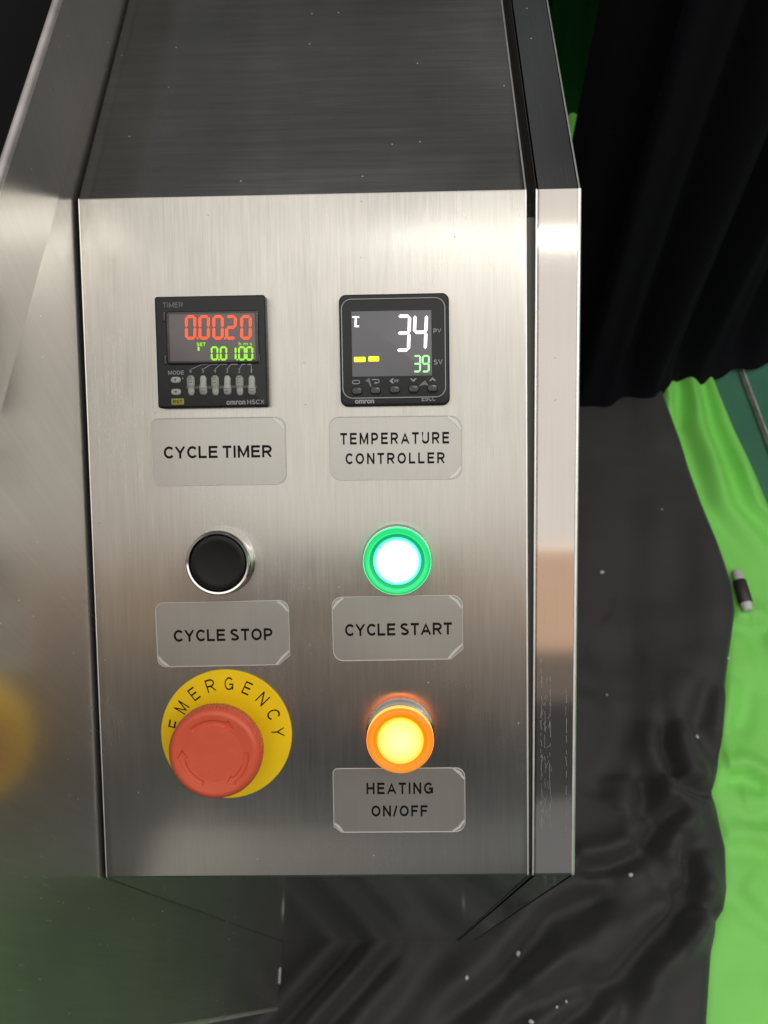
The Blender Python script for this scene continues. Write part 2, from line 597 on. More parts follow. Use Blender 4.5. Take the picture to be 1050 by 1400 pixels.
XL, XR = -PW / 2, PW / 2
con = empty('control_console', Matrix.Translation((0, 0, 0)))
tag(con, 'sloping brushed stainless steel control console carrying the displays and push buttons', 'control console')
sheet('apron', lerp_pts((0, .012), bot_arc[0], 6), XL, XR, M['apron'], con)
sheet('front_panel', bot_arc + lerp_pts(bot_arc[-1], top_arc[0], 12)[1:-1] + top_arc, XL, XR, M['panel'], con)
sheet('top_panel', lerp_pts(top_arc[-1], (1.0, ZT), 10), XL, XR, M['top'], con)


def offs(prof, d):
    P = np.array(prof, float)
    T = np.gradient(P, axis=0)
    T /= np.linalg.norm(T, axis=1)[:, None]
    return [tuple(p) for p in P + np.stack([-T[:, 1], T[:, 0]], 1) * d]


bigprof = [(0, .012), (0, H0), (YT, ZT), (1.0, ZT)]
inner = [(.010, .012), (.010, H0 - .006), (YT + .004, ZT - .011), (1.0, ZT - .011)]


def ribbon(name, prof, x0, x1, mat, parent):
    v, f = [], []
    for y, z in prof:
        v += [(x0, y, z), (x1, y, z)]
    for i in range(len(prof) - 1): f.append((2*i, 2*i+1, 2*i+3, 2*i+2))
    return mobj(name, v, f, mat, parent, False)


ribbon('gap_shade_backing', inner, XL - .0035, XL + .006, M['gap'], con)  # near-black backing stands in for the shade inside the gaps
ribbon('gap_shade_backing', inner, XR - .006, XR + .009, M['gap'], con)
pr = [(np.array([.0, H0]) + np.array([CA, SA]) * t + np.array([SA, -CA]) * .0045) for t in (0.0008, PH - .0105)]
ribbon('gap_flange', [tuple(p) for p in pr], XR + .0002, XR + .0042, M['gap_grey'], con)

# ---- narrow side rail on the right of the console
rail = empty('side_rail', Matrix.Translation((.11, 0, 0)))
tag(rail, 'narrow polished steel side rail standing beside the console next to the black curtain', 'side rail')


def rxl(p):
    t = min(max((p[1] - H0) / (ZT - H0), 0), 1)
    return .0992 + .0024 * t - .11


def rxr(p):
    t = min(max((p[1] - H0) / (ZT - H0), 0), 1)
    return .1184 + .0028 * t - .11 - (0.0028 * max(p[0] - YT, 0) / .15 if p[0] > YT else 0)


sheet('rail_apron', lerp_pts((0, .012), bot_arc[0], 6), rxl, rxr, M['apron'], rail, rnd=.0016)
sheet('rail_face', bot_arc + lerp_pts(bot_arc[-1], top_arc[0], 12)[1:-1] + top_arc, rxl, rxr, M['rail'], rail, rnd=.0016)
sheet('rail_top', lerp_pts(top_arc[-1], (1.0, ZT), 10), rxl, lambda p: .1208 - .11, M['rail_top'], rail, rnd=.0012)
mobj('rail_side', [(.0118 - .004, .02, .012), (.0118 - .004, 1.0, .012), (.0118 - .004, 1.0, ZT - .012), (.0118 - .004, YT + .02, ZT - .012), (.0118 - .004, .02, H0 - .012)],
     [(0, 1, 2, 3, 4)], M['rail_top'], rail, False, uv=[(0, 0), (1, 0), (1, .8), (.2, .8), (0, .6)])



def edge_bead(prof, xf, parent, rad=.0007, seg=8):
    P = np.array(prof, float)
    T = np.gradient(P, axis=0)
    T /= np.linalg.norm(T, axis=1)[:, None]
    v, f = [], []
    for p, t in zip(P, T):
        nn = np.array([-t[1], t[0]])
        for k in range(seg):
            q = 2*math.pi*k/seg
            o = p + nn * (rad * math.sin(q) - rad * .75)
            v.append((xf(p) + rad * math.cos(q), o[0], o[1]))
    for i in range(len(P) - 1):
        for k in range(seg): f.append((i*seg+k, i*seg+(k+1) % seg, (i+1)*seg+(k+1) % seg, (i+1)*seg+k))
    return mobj('edge_highlight', v, f, M['edge'], parent)


M['edge'] = pm('edge_highlight_steel', (.90, .88, .86), .45, 1.0, noise=.06, nscale=120)  # pale beads put the bright edge highlight into the colour
face_prof = bot_arc + lerp_pts(bot_arc[-1], top_arc[0], 12)[1:-1] + top_arc
top_prof = lerp_pts(top_arc[-1], (1.0, ZT), 10)
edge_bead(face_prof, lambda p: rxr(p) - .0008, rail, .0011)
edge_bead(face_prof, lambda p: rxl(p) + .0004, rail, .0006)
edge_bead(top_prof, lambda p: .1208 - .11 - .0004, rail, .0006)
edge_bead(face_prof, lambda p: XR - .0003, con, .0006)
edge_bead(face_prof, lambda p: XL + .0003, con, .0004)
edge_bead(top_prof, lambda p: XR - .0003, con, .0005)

M['scuff'] = pm('scuffed_steel', (.50, .47, .44), .5, 1.0)
# scuffing along the lower rail face
v, f = [], []
sr = random.Random(4)


def scratch(x0, y0, x1, y1, w=.00009):
    a, b = pan(x0, y0), pan(x1, y1)
    d = b - a
    q = np.array([-d[1], d[0]]) / np.linalg.norm(d) * w
    k = len(v)
    for p in (a - q, b - q, b + q, a + q):
        P = PO + np.array([p[0], 0, 0]) + PV * p[1] + PN * .00012
        v.append((P[0] - .11, P[1], P[2]))
    f.append((k, k + 3, k + 2, k + 1) if (d[0]*q[1] - d[1]*q[0]) < 0 else (k, k + 1, k + 2, k + 3))


for xc, ya, yb in ((774, 940, 1140), (740, 900, 1125), (752, 925, 1130), (745, 960, 1080)):
    y = ya
    while y < yb:
        l = sr.uniform(4, 22)
        scratch(xc + sr.uniform(-.8, .8), y, xc + sr.uniform(-.8, .8), y + l, sr.uniform(.00004, .00009))
        y += l + sr.uniform(1, 12)
for k in range(46):
    x, y = sr.uniform(738, 753), sr.uniform(925, 1120)
    scratch(x, y, x + sr.uniform(-5, 5), y + sr.uniform(2, 11), .00005)
tag(mobj('scratch_marks', v, f, M['scuff'], rail, False), kind='stuff')

# ---- tall cabinet on the left; its right-hand side sheet mirrors the console
WX = -.0990
cab = empty('side_cabinet', Matrix.Translation((WX, 0, 0)))
tag(cab, 'tall sheet steel cabinet whose flat side mirrors the console, rolled rim on top', 'cabinet')
YF, YB, ZC, ZR = -.065, 1.2, .850, .891


def wall_plate(name, y0, y1, z0, z1, x0, x1, mat, th=.0012, ny=24, nz=12):
    v, uvs = [], []
    for j in range(nz + 1):
        for i in range(ny + 1):
            t = j / nz
            y, z = y0 + (y1 - y0) * i / ny, z0 + (z1 - z0) * t
            v.append((x0 + (x1 - x0) * t, y, z))
            uvs.append((y, z))
    n = len(v)
    f = [(j*(ny+1)+i, j*(ny+1)+i+1, (j+1)*(ny+1)+i+1, (j+1)*(ny+1)+i) for j in range(nz) for i in range(ny)]
    c = [0, ny, (nz)*(ny+1)+ny, nz*(ny+1)]
    for k in c:
        v.append((v[k][0] - th, v[k][1], v[k][2]))
        uvs.append(uvs[k])
    for k in range(4):
        f.append((c[k], n + k, n + (k+1) % 4, c[(k+1) % 4]))
    o = mobj(name, v, f, mat, cab, True, uv=uvs)
    o.data.set_sharp_from_angle(angle=math.radians(30))
    return o


wall_plate('side_sheet', YF, YB, .0, ZC + .002, 0, 0, M['wall'])
wall_plate('upper_sheet', YF, YB, ZC - .0002, ZR, .0005, .0036, M['wall'], nz=4)
# rolled rim along the top and a bead down the front edge
v, f = [], []
for i, y in enumerate((YF, YB)):
    for k in range(16):
        q = 2 * math.pi * k / 16
        v.append((.0020 + .0018 * math.cos(q), y, ZR + .0018 * math.sin(q)))
for k in range(16): f.append((k, 16 + k, 16 + (k+1) % 16, (k+1) % 16))
mobj('rolled_rim', v, f, M['weld'], cab)
v, f = [], []
for i, z in enumerate((.0, ZR)):
    for k in range(12):
        q = 2 * math.pi * k / 12
        v.append((-.0011 + .0019 * math.cos(q), YF + .0019 * math.sin(q), z))
for k in range(12): f.append((k, 12 + k, 12 + (k+1) % 12, (k+1) % 12))
mobj('edge_bead', v, f, M['weld'], cab)
v = [(x, y, z) for y in (YF + .006, -.026) for z in (.026, .0275) for x in (.0002, .0011)]
mobj('foot_highlight', v, [(0, 1, 3, 2), (4, 6, 7, 5), (0, 4, 5, 1), (1, 5, 7, 3), (2, 3, 7, 6)], M['satin0'], cab, False)  # thin strip drawn in for the highlight along the bent bottom edge
mobj('front_sheet', [(-.003, YF + .001, 0), (-1.0, YF + .001, 0), (-1.0, YF + .001, ZR - .02), (-.003, YF + .001, ZR - .02)], [(0, 3, 2, 1)], M['wall'], cab, False,
     uv=[(0, 0), (1, 0), (1, .9), (0, .9)])
mobj('top_deck', [(-.0055, YF, ZR - .03), (-1.0, YF, ZR - .03), (-1.0, YB, ZR - .03), (-.0055, YB, ZR - .03)], [(0, 3, 2, 1)], M['deck'], cab, False)

# ------------------------------------------------------------------ console fittings
M['black_pl'] = pm('charcoal_moulding', (.012, .013, .015), .45, noise=.12, nscale=400, bump=.12, bscale=2500, spec=.35)
M['black_gl'] = pm('gloss_black', (.010, .010, .011), .14, coat=.3)
M['lcd'] = pm('lcd_glass', (.13, .112, .116), .2, noise=.05, nscale=60)
M['lcd2'] = pm('negative_lcd_glass', (.125, .12, .134), .3, noise=.05, nscale=60)
M['grey_print'] = pm('grey_print', (.30, .31, .33), .6)
M['dim_print'] = pm('faint_grey_print', (.16, .165, .175), .6)
M['key'] = pm('grey_key', (.36, .365, .33), .45, noise=.1, nscale=900)
M['key_dark'] = pm('grey_key_low', (.18, .185, .17), .5, noise=.1, nscale=900)
M['yellow_print'] = pm('dull_yellow_print', (.30, .27, .04), .6, noise=.15, nscale=1500)
M['red_lit'] = pm('red_segment', (.1, .0, .0), .4, emit=(1.0, .11, .03), estr=1.25)
M['lime_lit'] = pm('lime_segment', (.05, .1, .0), .4, emit=(.33, .95, .012), estr=1.0)
M['white_lit'] = pm('white_segment', (.8, .8, .8), .4, emit=(.90, .90, 1.0), estr=1.5)
M['green_lit'] = pm('green_segment', (.2, .7, .2), .4, emit=(.36, 1.0, .36), estr=1.0)
M['yellow_lit'] = pm('yellow_segment', (.8, .7, .02), .4, emit=(1.0, .86, .01), estr=.9)
M['silver_print'] = pm('silver_line', (.34, .34, .36), .35, .3)
M['ink'] = pm('black_ink', (.008, .0075, .007), .6, spec=.12)


def crop(ox, oy, s, o0, off):       # zoomed-crop pixel -> local metres on a thing centred at o0
    return lambda x, y: tuple(pan(ox + x / s, oy + y / s, off) - o0)


# ---- digital timer, 48 x 48 mm
tc0 = np.array([-.0400, .2390])
timer = on_panel('digital_timer', *tc0)
tag(timer, 'square black digital timer with red and green digits above the CYCLE TIMER label', 'timer')
BZ = .0058
Lt = crop(190, 390, 5.0, tc0, BZ)
slab('case', .0480, .0480, .0012, 0, BZ, .0009, M['black_pl'], timer)
tl, tr_, bl = Lt(190, 190), Lt(800, 170), Lt(205, 545)
dcx, dcy = Lt(505, 358)
dw, dh = .0402, .0228
disp = slab('display', dw, dh, .0014, BZ - .0008, BZ + .0009, .0007, M['black_gl'], timer, cx=dcx, cy=dcy)
slab('glass', dw - .0030, dh - .0026, .0006, BZ + .0009, BZ + .0011, .0001, M['lcd'], disp, cx=dcx, cy=dcy)
ZD = BZ + .00125


def span(L, x0, y0, x1, y1):
    a, c = np.array(L(x0, y0)), np.array(L(x1, y1))
    m = (a + c) / 2
    return m[0], m[1], abs(c[0] - a[0]), abs(c[1] - a[1])


for ch, x in zip('00020', (358, 450, 545, 633, 735)):
    cx, cy = Lt(x, 291)
    polys('red_digit', seg_digit(ch, cx, cy, .0049, .0104, .00125, .03, .00006), ZD, M['red_lit'], disp)
for x in (405, 592):
    cx, cy = Lt(x, 366)
    polys('red_point', [[(cx-.0004, cy-.0004), (cx+.0004, cy-.0004), (cx+.0004, cy+.0004), (cx-.0004, cy+.0004)]], ZD, M['red_lit'], disp)
for ch, x in zip('00100', (521, 582, 645, 707, 759)):
    cx, cy = Lt(x, 468)
    polys('green_digit', seg_digit(ch, cx, cy, .0033, .0061, .00085, .02, .00004), ZD, M['lime_lit'], disp)
for x in (551, 676):
    cx, cy = Lt(x, 511)
    polys('green_point', [[(cx-.0003, cy-.0003), (cx+.0003, cy-.0003), (cx+.0003, cy+.0003), (cx-.0003, cy+.0003)]], ZD, M['lime_lit'], disp)
cx, cy, w, h = span(Lt, 398, 395, 460, 418)
sign('set_mark', 'SET', M['lime_lit'], disp, cx, cy, w, h, ZD, t=.2)
cx, cy, w, h = span(Lt, 402, 425, 422, 450)
text('set_number', '1', M['lime_lit'], disp, cx, cy, w * .7, h, ZD, bold=.01)
cx, cy, w, h = span(Lt, 686, 390, 775, 412)
text('unit_mark', 'h m s', M['lime_lit'], disp, cx, cy, w, h, ZD)
# side clips of the display lens
for x, y in ((172, 215), (182, 510), (810, 205), (822, 500)):
    cx, cy = Lt(x, y)
    slab('lens_clip', .0011, .0042, .0005, BZ - .0003, BZ + .0006, .0003, M['black_gl'], timer, cx=cx, cy=cy)
for s, box, mt in (('TIMER', (163, 118, 302, 152), 'dim_print'), ('MODE', (200, 585, 308, 610), 'grey_print'),
                   ('omron', (598, 790, 728, 816), 'grey_print'), ('H5CX', (740, 783, 858, 812), 'grey_print')):
    cx, cy, w, h = span(Lt, *box)
    if s == 'omron': text('case_lettering', s, M[mt], timer, cx, cy, w, h, BZ + .00012, bold=.02)
    else: sign('case_lettering', s, M[mt], timer, cx, cy, w, h, BZ + .00012, t=.17)
cx, cy, w, h = span(Lt, 222, 775, 309, 816)
pl = slab('reset_mark', w, h, .0005, BZ, BZ + .00015, .00005, M['yellow_print'], timer, cx=cx, cy=cy)
sign('reset_lettering', 'RST', M['black_pl'], pl, cx, cy, w * .75, h * .55, BZ + .00022)
for k, y in enumerate((648, 730)):
    cx, cy = Lt(253 + 2 * k, y)
    kb = slab('mode_key', .0044, .0027, .0013, BZ - .0002, BZ + .0009, .0005, M['key'], timer, cx=cx, cy=cy)
    polys('key_arrow', [[(cx - .0006, cy + .0004), (cx, cy - .0005), (cx + .0006, cy + .0004)][::-1]], BZ + .00098, M['black_pl'], kb)
cx, cy = Lt(299, 636)
lathe('pilot_dot', [(.0003, BZ), (.0003, BZ + .0002)], M['grey_print'], timer, 12, cx, cy)
# six rocker keys in a recessed channel
cx, cy, w, h = span(Lt, 320, 690, 806, 704)
slab('key_channel', w, h, .0003, BZ - .0002, BZ + .0001, .00005, M['black_gl'], timer, cx=cx, cy=cy)
for k, x in enumerate((353, 437, 519, 602, 686, 769)):
    num = text('key_number', str(6 - k), M['grey_print'], timer, *Lt(x, 584), .0010 if k < 5 else .0005, .0017, BZ + .00012)
    c1 = np.array(Lt(x + 1, 617)); c2 = np.array(Lt(x + 5, 752))
    m = (c1 + c2) / 2
    wv, hv = .0036, abs(c1[1] - c2[1])
    up_first = (k % 2 == 0)
    loops = []
    prof = [(0, 0.0), (.25, .6), (.5, 1.0), (.62, .8), (.8, .55), (1.0, .3)]
    vs, fs = [], []
    NS = 14
    for i in range(NS + 1):
        t = i / NS
        hgt = np.interp(t, [0, .06, .30, .52, .62, .92, 1], [.2, 1.5, 1.9, 1.7, .9, .6, .1]) if up_first else \
            np.interp(t, [0, .08, .38, .48, .70, .94, 1], [.1, .6, .9, 1.7, 1.9, 1.5, .2])
        y = m[1] + hv / 2 - hv * t
        wd = wv * (1 if .1 < t < .9 else (.8 if .03 < t < .97 else .5))
        if (.5 < t) == up_first: wd *= .86
        for q in (-1, -.8, -.4, 0, .4, .8, 1):
            vs.append((m[0] + wd / 2 * q, y, BZ + .001 * hgt * (1 - .35 * q * q) - (.0012 * hgt if abs(q) == 1 else 0)))
    for i in range(NS):
        for j in range(6): fs.append((i*7+j, (i+1)*7+j, (i+1)*7+j+1, i*7+j+1))
    rk = mobj('rocker_key', vs, fs, M['key'], timer, True)
    cy2 = m[1] + (hv * .27 if up_first else -hv * .30)
    for j in range(3):
        yy = cy2 + (j - 1) * .0011
        polys('key_ridge', [[(m[0]-.0009, yy-.00022), (m[0]+.0009, yy-.00022), (m[0]+.0009, yy+.00022), (m[0]-.0009, yy+.00022)]], BZ + .0017, M['key_dark'], rk, .0003)
# leader lines from the keys to the digits
for (x0, y0), (x1, y1) in (((358, 574), (432, 541)), ((440, 574), (494, 541)), ((520, 574), (556, 541)), ((604, 574), (630, 541)), ((688, 572), (704, 541)), ((769, 572), (766, 541))):
    a, c = np.array(Lt(x0, y0)), np.array(Lt(x1, y1))
    t = (c - a) / np.linalg.norm(c - a)
    q = np.array([-t[1], t[0]]) * .00013
    e = np.array(Lt(x1 + (46 if x1 < 760 else 4), y1 - 1))
    if x1 >= 700: e = c + np.array([.0016 if x1 < 760 else -.0016, 0])
    polys('leader_line', [[tuple(a + q), tuple(a - q), tuple(c - q), tuple(c + q)],
                          [tuple(c + (0, .0002)), tuple(c - (0, .0002)), tuple(e - (0, .0002)), tuple(e + (0, .0002))]], BZ + .00016, M['grey_print'], timer)

# ---- temperature controller, 48 x 48 mm
ec0 = np.array([.0396, .2385])
ctl = on_panel('temperature_controller', *ec0)
tag(ctl, 'square black temperature controller showing white 34 and green 39', 'controller')
EZ = .0050
Le = crop(440, 390, 5.0, ec0, EZ)
slab('case', .0476, .0480, .0030, 0, EZ, .0010, M['black_pl'], ctl)
ccx, ccy, cw, chh = span(Le, 137, 95, 842, 765)
cw -= .0006
frame_tube('face_outline', [(x + ccx, y + ccy) for x, y in rr(.0446, .0424, .0042, 8)], .00026, EZ + .00012, M['silver_print'], ctl)
cx, cy, w, h = span(Le, 196, 180, 758, 618)
scr_ = slab('screen', w - .0006, h, .0003, EZ, EZ + .0003, .0001, M['lcd2'], ctl, cx=cx, cy=cy)
ZE = EZ + .00042
for ch, x, y in (('3', 557, 328), ('4', 672, 322)):
    cx, cy = Le(x, y)
    polys('white_digit', seg_digit(ch, cx, cy, .0063, .0158, .00135, .05, .0001), ZE, M['white_lit'], scr_)
for ch, x in (('3', 651), ('9', 710)):
    cx, cy = Le(x, 537)
    polys('green_digit', seg_digit(ch, cx, cy, .0034, .0074, .00075, .03, .00006), ZE, M['green_lit'], scr_)
cx, cy = Le(234, 252)
polys('unit_glyph', [[(cx-.0014, cy+.0018), (cx+.0015, cy+.0018), (cx+.0013, cy+.0024), (cx-.0016, cy+.0024)][::1],
                     [(cx-.0008, cy-.0021), (cx+.0001, cy-.0021), (cx+.0004, cy+.0019), (cx-.0004, cy+.0019)],
                     [(cx-.0002, cy-.0022), (cx+.0012, cy-.0022), (cx+.0013, cy-.0015), (cx-.0001, cy-.0015)]], ZE, M['white_lit'], scr_)
for x0, x1, y in ((220, 299, 508), (318, 392, 504)):
    a, c = np.array(Le(x0, y)), np.array(Le(x1, y))
    m = (a + c) / 2
    slab('yellow_bar', c[0] - a[0], .0022, .0004, EZ + .0003, ZE, .00004, M['yellow_lit'], scr_, cx=m[0], cy=m[1])
for s, box, bd in (('PV', (763, 296, 815, 328), .02), ('SV', (765, 508, 825, 542), .02), ('omron', (226, 783, 358, 808), .035), ('E5CC', (683, 762, 776, 790), .02)):
    cx, cy, w, h = span(Le, *box)
    if s == 'omron': text('case_lettering', s, M['grey_print'], ctl, cx, cy, w, h, EZ + .00012, bold=bd)
    else: sign('case_lettering', s, M['grey_print'], ctl, cx, cy, w, h, EZ + .00012, t=.18)
for x, y in ((240, 724), (368, 720), (498, 714), (628, 709), (757, 704)):
    cx, cy = Le(x, y)
    slab('soft_key', .0046, .0038, .0016, EZ - .0002, EZ + .0008, .0006, M['black_gl'], ctl, cx=cx, cy=cy)
# icons over the keys
cx, cy = Le(234, 663)
frame_tube('key_icon', [(x + cx, y + cy) for x, y in rr(.0030, .0014, .0006, 4)], .00024, EZ + .0001, M['grey_print'], ctl)
cx, cy = Le(368, 657)
frame_tube('key_icon', [(x + cx, y + cy) for x, y in [(-.0016, .0007), (.0006, .0008), (.0014, .0005), (.0015, -.0003), (.0010, -.0007), (-.0001, -.0007)]], .00025, EZ + .0001, M['grey_print'], ctl, closed=False)
polys('key_icon', [[(cx + .0003, cy - .0001), (cx - .0008, cy - .0007), (cx + .0003, cy - .0013)]], EZ + .0002, M['grey_print'], ctl)
cx, cy = Le(483, 654)
polys('key_icon', [[(cx - .0013, cy), (cx, cy - .0012), (cx + .0006, cy - .0010), (cx - .0001, cy), (cx + .0006, cy + .0010), (cx, cy + .0012)]], EZ + .0002, M['grey_print'], ctl)
cx, cy, w, h = span(Le, 496, 645, 526, 666)
sign('key_icon', 'PF', M['grey_print'], ctl, cx, cy, w, h, EZ + .0002, t=.2)
for x, y, s in ((626, 648, -1), (757, 643, 1)):
    cx, cy = Le(x, y)
    polys('key_icon', [[(cx - .0015, cy - s*.0007), (cx - .0007, cy - s*.0007), (cx, cy), (cx + .0007, cy - s*.0007), (cx + .0015, cy - s*.0007), (cx, cy + s*.0009)][::s]], EZ + .0002, M['grey_print'], ctl)
for pts in ([(296, 655), (325, 632), (340, 690), (352, 704), (330, 690), (318, 662)], [(660, 690), (705, 650), (733, 690), (705, 680)]):
    polys('film_glare', [[Le(*p) for p in pts][::-1]], EZ + .00015, M['dim_print'], ctl)  # grey patches paint reflections on the clear face film

# ---- adhesive name plates
M['foil'] = steel('foil_plate', (.42, .41, .385), .31, .5, 'V', streak=.03, bump=.02, smudge=.2)
fb = M['foil'].node_tree.nodes['Principled BSDF'].inputs['Metallic']
M['foil'].node_tree.links.remove(fb.links[0])
fb.default_value = .82
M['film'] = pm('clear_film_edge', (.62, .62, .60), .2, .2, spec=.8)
M['film_dim'] = pm('dull_film_edge', (.60, .59, .56), .3, .2)


def name_plate(label, corners, lines, cut, lift, spec=()):
    q = [pan(x, y) for x, y in corners]      # TL TR BL BR
    c = sum(q) / 4
    t = on_panel('name_plate', *c)
    tag(t, label, 'label', 'name plates under the displays and buttons')
    ang = math.atan2(*((q[1] - q[0] + q[3] - q[2])[::-1]))
    t.matrix_world = PANEL_MAT @ Matrix.Translation((c[0], c[1], 0)) @ Matrix.Rotation(ang, 4, 'Z')
    w = (np.linalg.norm(q[1] - q[0]) + np.linalg.norm(q[3] - q[2])) / 2
    h = (np.linalg.norm(q[2] - q[0]) + np.linalg.norm(q[3] - q[1])) / 2
    # outline with each corner rounded or cut
    out = []
    for k, (sx, sy, a0) in enumerate(((1, 1, 0), (-1, 1, 90), (-1, -1, 180), (1, -1, 270))):
        r = cut[k]
        if r > 0:
            for j in range(7):
                a = math.radians(a0 + 15 * j)
                out.append((sx*(w/2 - r) + r*math.cos(a), sy*(h/2 - r) + r*math.sin(a)))
        else:
            r = -r
            p1, p2 = (sx*w/2, sy*(h/2 - r*.8)), (sx*(w/2 - r), sy*h/2)
            out += [p1, p2] if sx*sy > 0 else [p2, p1]
    n = len(out)
    v = [(x, y, 0) for x, y in out] + [(x, y, .00035) for x, y in out]
    f = [tuple(range(n, 2*n))] + [(k, (k+1) % n, n + (k+1) % n, n + k) for k in range(n)]
    mobj('plate', v, f, M['foil'], t, False, uv=[(x, y) for x, y, z in v])
    frame_tube('film_edge', out, .00022, .00035, M['film_dim'], t)
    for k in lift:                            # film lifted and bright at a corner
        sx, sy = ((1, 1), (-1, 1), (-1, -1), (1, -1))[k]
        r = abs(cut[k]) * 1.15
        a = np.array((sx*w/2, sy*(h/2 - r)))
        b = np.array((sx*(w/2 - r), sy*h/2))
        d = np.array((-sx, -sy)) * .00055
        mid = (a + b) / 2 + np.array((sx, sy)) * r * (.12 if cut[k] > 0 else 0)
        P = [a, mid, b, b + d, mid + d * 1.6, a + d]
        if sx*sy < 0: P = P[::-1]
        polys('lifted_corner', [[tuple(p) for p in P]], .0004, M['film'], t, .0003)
    for s, (x0, y0, x1, y1) in lines:
        a, b = pan(x0, y0) - c, pan(x1, y1) - c
        m = (a + b) / 2
        sign('lettering', s, M['ink'], t, m[0], m[1], abs(b[0] - a[0]), abs(b[1] - a[1]), .00042, gap={'TEMPERATURE': .36, 'CONTROLLER': .36, 'HEATING': .30, 'ON/OFF': .28}.get(s, .19))
    return t


def cr(ox, oy, s, x0, y0, x1, y1): return (ox + x0/s, oy + y0/s, ox + x1/s, oy + y1/s)


name_plate('silver name plate reading CYCLE TIMER', ((206, 573), (390, 570), (210, 664), (391, 662)),
           [('CYCLE TIMER', cr(190, 390, 5, 170, 1103, 910, 1175))], (.0042, .0032, .0036, .0046), (0,))
name_plate('silver name plate reading TEMPERATURE CONTROLLER', ((449, 571), (631, 568), (453, 656), (631, 655)),
           [('TEMPERATURE', cr(440, 390, 5, 126, 1012, 870, 1080)), ('CONTROLLER', cr(440, 390, 5, 162, 1150, 840, 1215))], (.0050, .0040, .0050, .0044), (0, 3))
name_plate('silver name plate reading CYCLE STOP', ((213, 824), (395, 821), (216, 912), (396, 908)),
           [('CYCLE STOP', cr(190, 700, 4.565, 217, 733, 835, 800))], (.0040, .0038, .0040, -.0052), (0, 2, 3))
name_plate('silver name plate reading CYCLE START', ((455, 816), (632, 814), (455, 904), (633, 900)),
           [('CYCLE START', cr(430, 700, 4.565, 190, 697, 858, 765))], (.0048, .0042, .0046, -.0056), (0, 1, 3))
name_plate('silver name plate reading HEATING ON/OFF', ((456, 1051), (636, 1049), (456, 1137), (635, 1137)),
           [('HEATING', cr(430, 920, 4.565, 324, 684, 740, 752)), ('ON/OFF', cr(430, 920, 4.565, 355, 826, 706, 892))], (.0042, .0022, -.0034, .0046), (0, 2, 3))

# ---- push buttons
M['chrome'] = pm('chrome', (.78, .77, .75), .07, 1.0)
M['satin'] = pm('satin_metal', (.55, .55, .54), .22, 1.0)
M['cap_black'] = pm('black_button_cap', (.006, .0065, .0065), .38, spec=.25, noise=.1, nscale=300)
bt = on_panel('push_button', -.0393, .1470)
tag(bt, 'black push button in a chrome ring above the CYCLE STOP label', 'push button')
lathe('ring', [(.0152, 0), (.0152, .0010), (.0148, .0016), (.0146, .0070), (.0143, .0082), (.0137, .0088), (.0129, .0087), (.0125, .0080), (.0125, .0050)], M['chrome'], bt, cap=False)
lathe('cap', [(.0123, .003), (.0123, .0072), (.0120, .0079), (.0112, .0083), (.0096, .0081), (.0060, .0077), (.0020, .0076), (.0001, .0076)], M['cap_black'], bt)

M['green_ring'] = pm('translucent_green_ring', (.01, .42, .12), .22, emit=(.02, .75, .22), estr=.6, coat=.4)
M['green_dark'] = pm('deep_green_ring', (.004, .22, .07), .3, emit=(.0, .45, .14), estr=.45)
M['orange_ring'] = pm('translucent_orange_ring', (.75, .16, .01), .22, emit=(1.0, .25, .02), estr=.75, coat=.4)
M['orange_dark'] = pm('deep_orange_ring', (.6, .12, .0), .3, emit=(1.0, .27, .0), estr=.65)


M['green_ring_skirt'] = pm('lit_green_skirt', (.01, .42, .12), .3, emit=(.03, .85, .25), estr=2.6)
M['orange_ring_skirt'] = pm('lit_orange_skirt', (.75, .16, .01), .3, emit=(1.0, .27, .02), estr=2.6)


def glow(name, centre, edge, rad, strength):
    """lamp lens: brightest over the bulb, deeper colour at the rim"""
    m, nt, b = new_mat(name)
    tcn = nt.nodes.new('ShaderNodeTexCoord')
    ln = nt.nodes.new('ShaderNodeVectorMath')
    ln.operation = 'LENGTH'
    mp = nt.nodes.new('ShaderNodeMapping')
    mp.inputs['Scale'].default_value = (1/rad, 1/rad, 0)
    nt.links.new(tcn.outputs['Object'], mp.inputs['Vector'])
    nt.links.new(mp.outputs['Vector'], ln.inputs[0])
    rp = nt.nodes.new('ShaderNodeValToRGB')
    rp.color_ramp.elements[0].position = .25
    rp.color_ramp.elements[0].color = (*centre, 1)
    rp.color_ramp.elements[1].position = 1.0
    rp.color_ramp.elements[1].color = (*edge, 1)
    e = rp.color_ramp.elements.new(.82)
    e.color = (*[c * .45 + d * .55 for c, d in zip(centre, edge)], 1)
    nt.links.new(ln.outputs['Value'], rp.inputs['Fac'])
    nt.links.new(rp.outputs['Color'], b.inputs['Emission Color'])
    b.inputs['Emission Strength'].default_value = strength
    b.inputs['Base Color'].default_value = (*[c * .3 for c in edge], 1)
    b.inputs['Roughness'].default_value = .3
    return m


M['green_lens'] = glow('lit_green_lens', (1.0, 1.3, 1.15), (.03, 1.0, .62), .0102, 2.2)
M['amber_lens'] = glow('lit_amber_lens', (1.0, .90, .42), (1.0, .60, .0), .0104, 1.15)


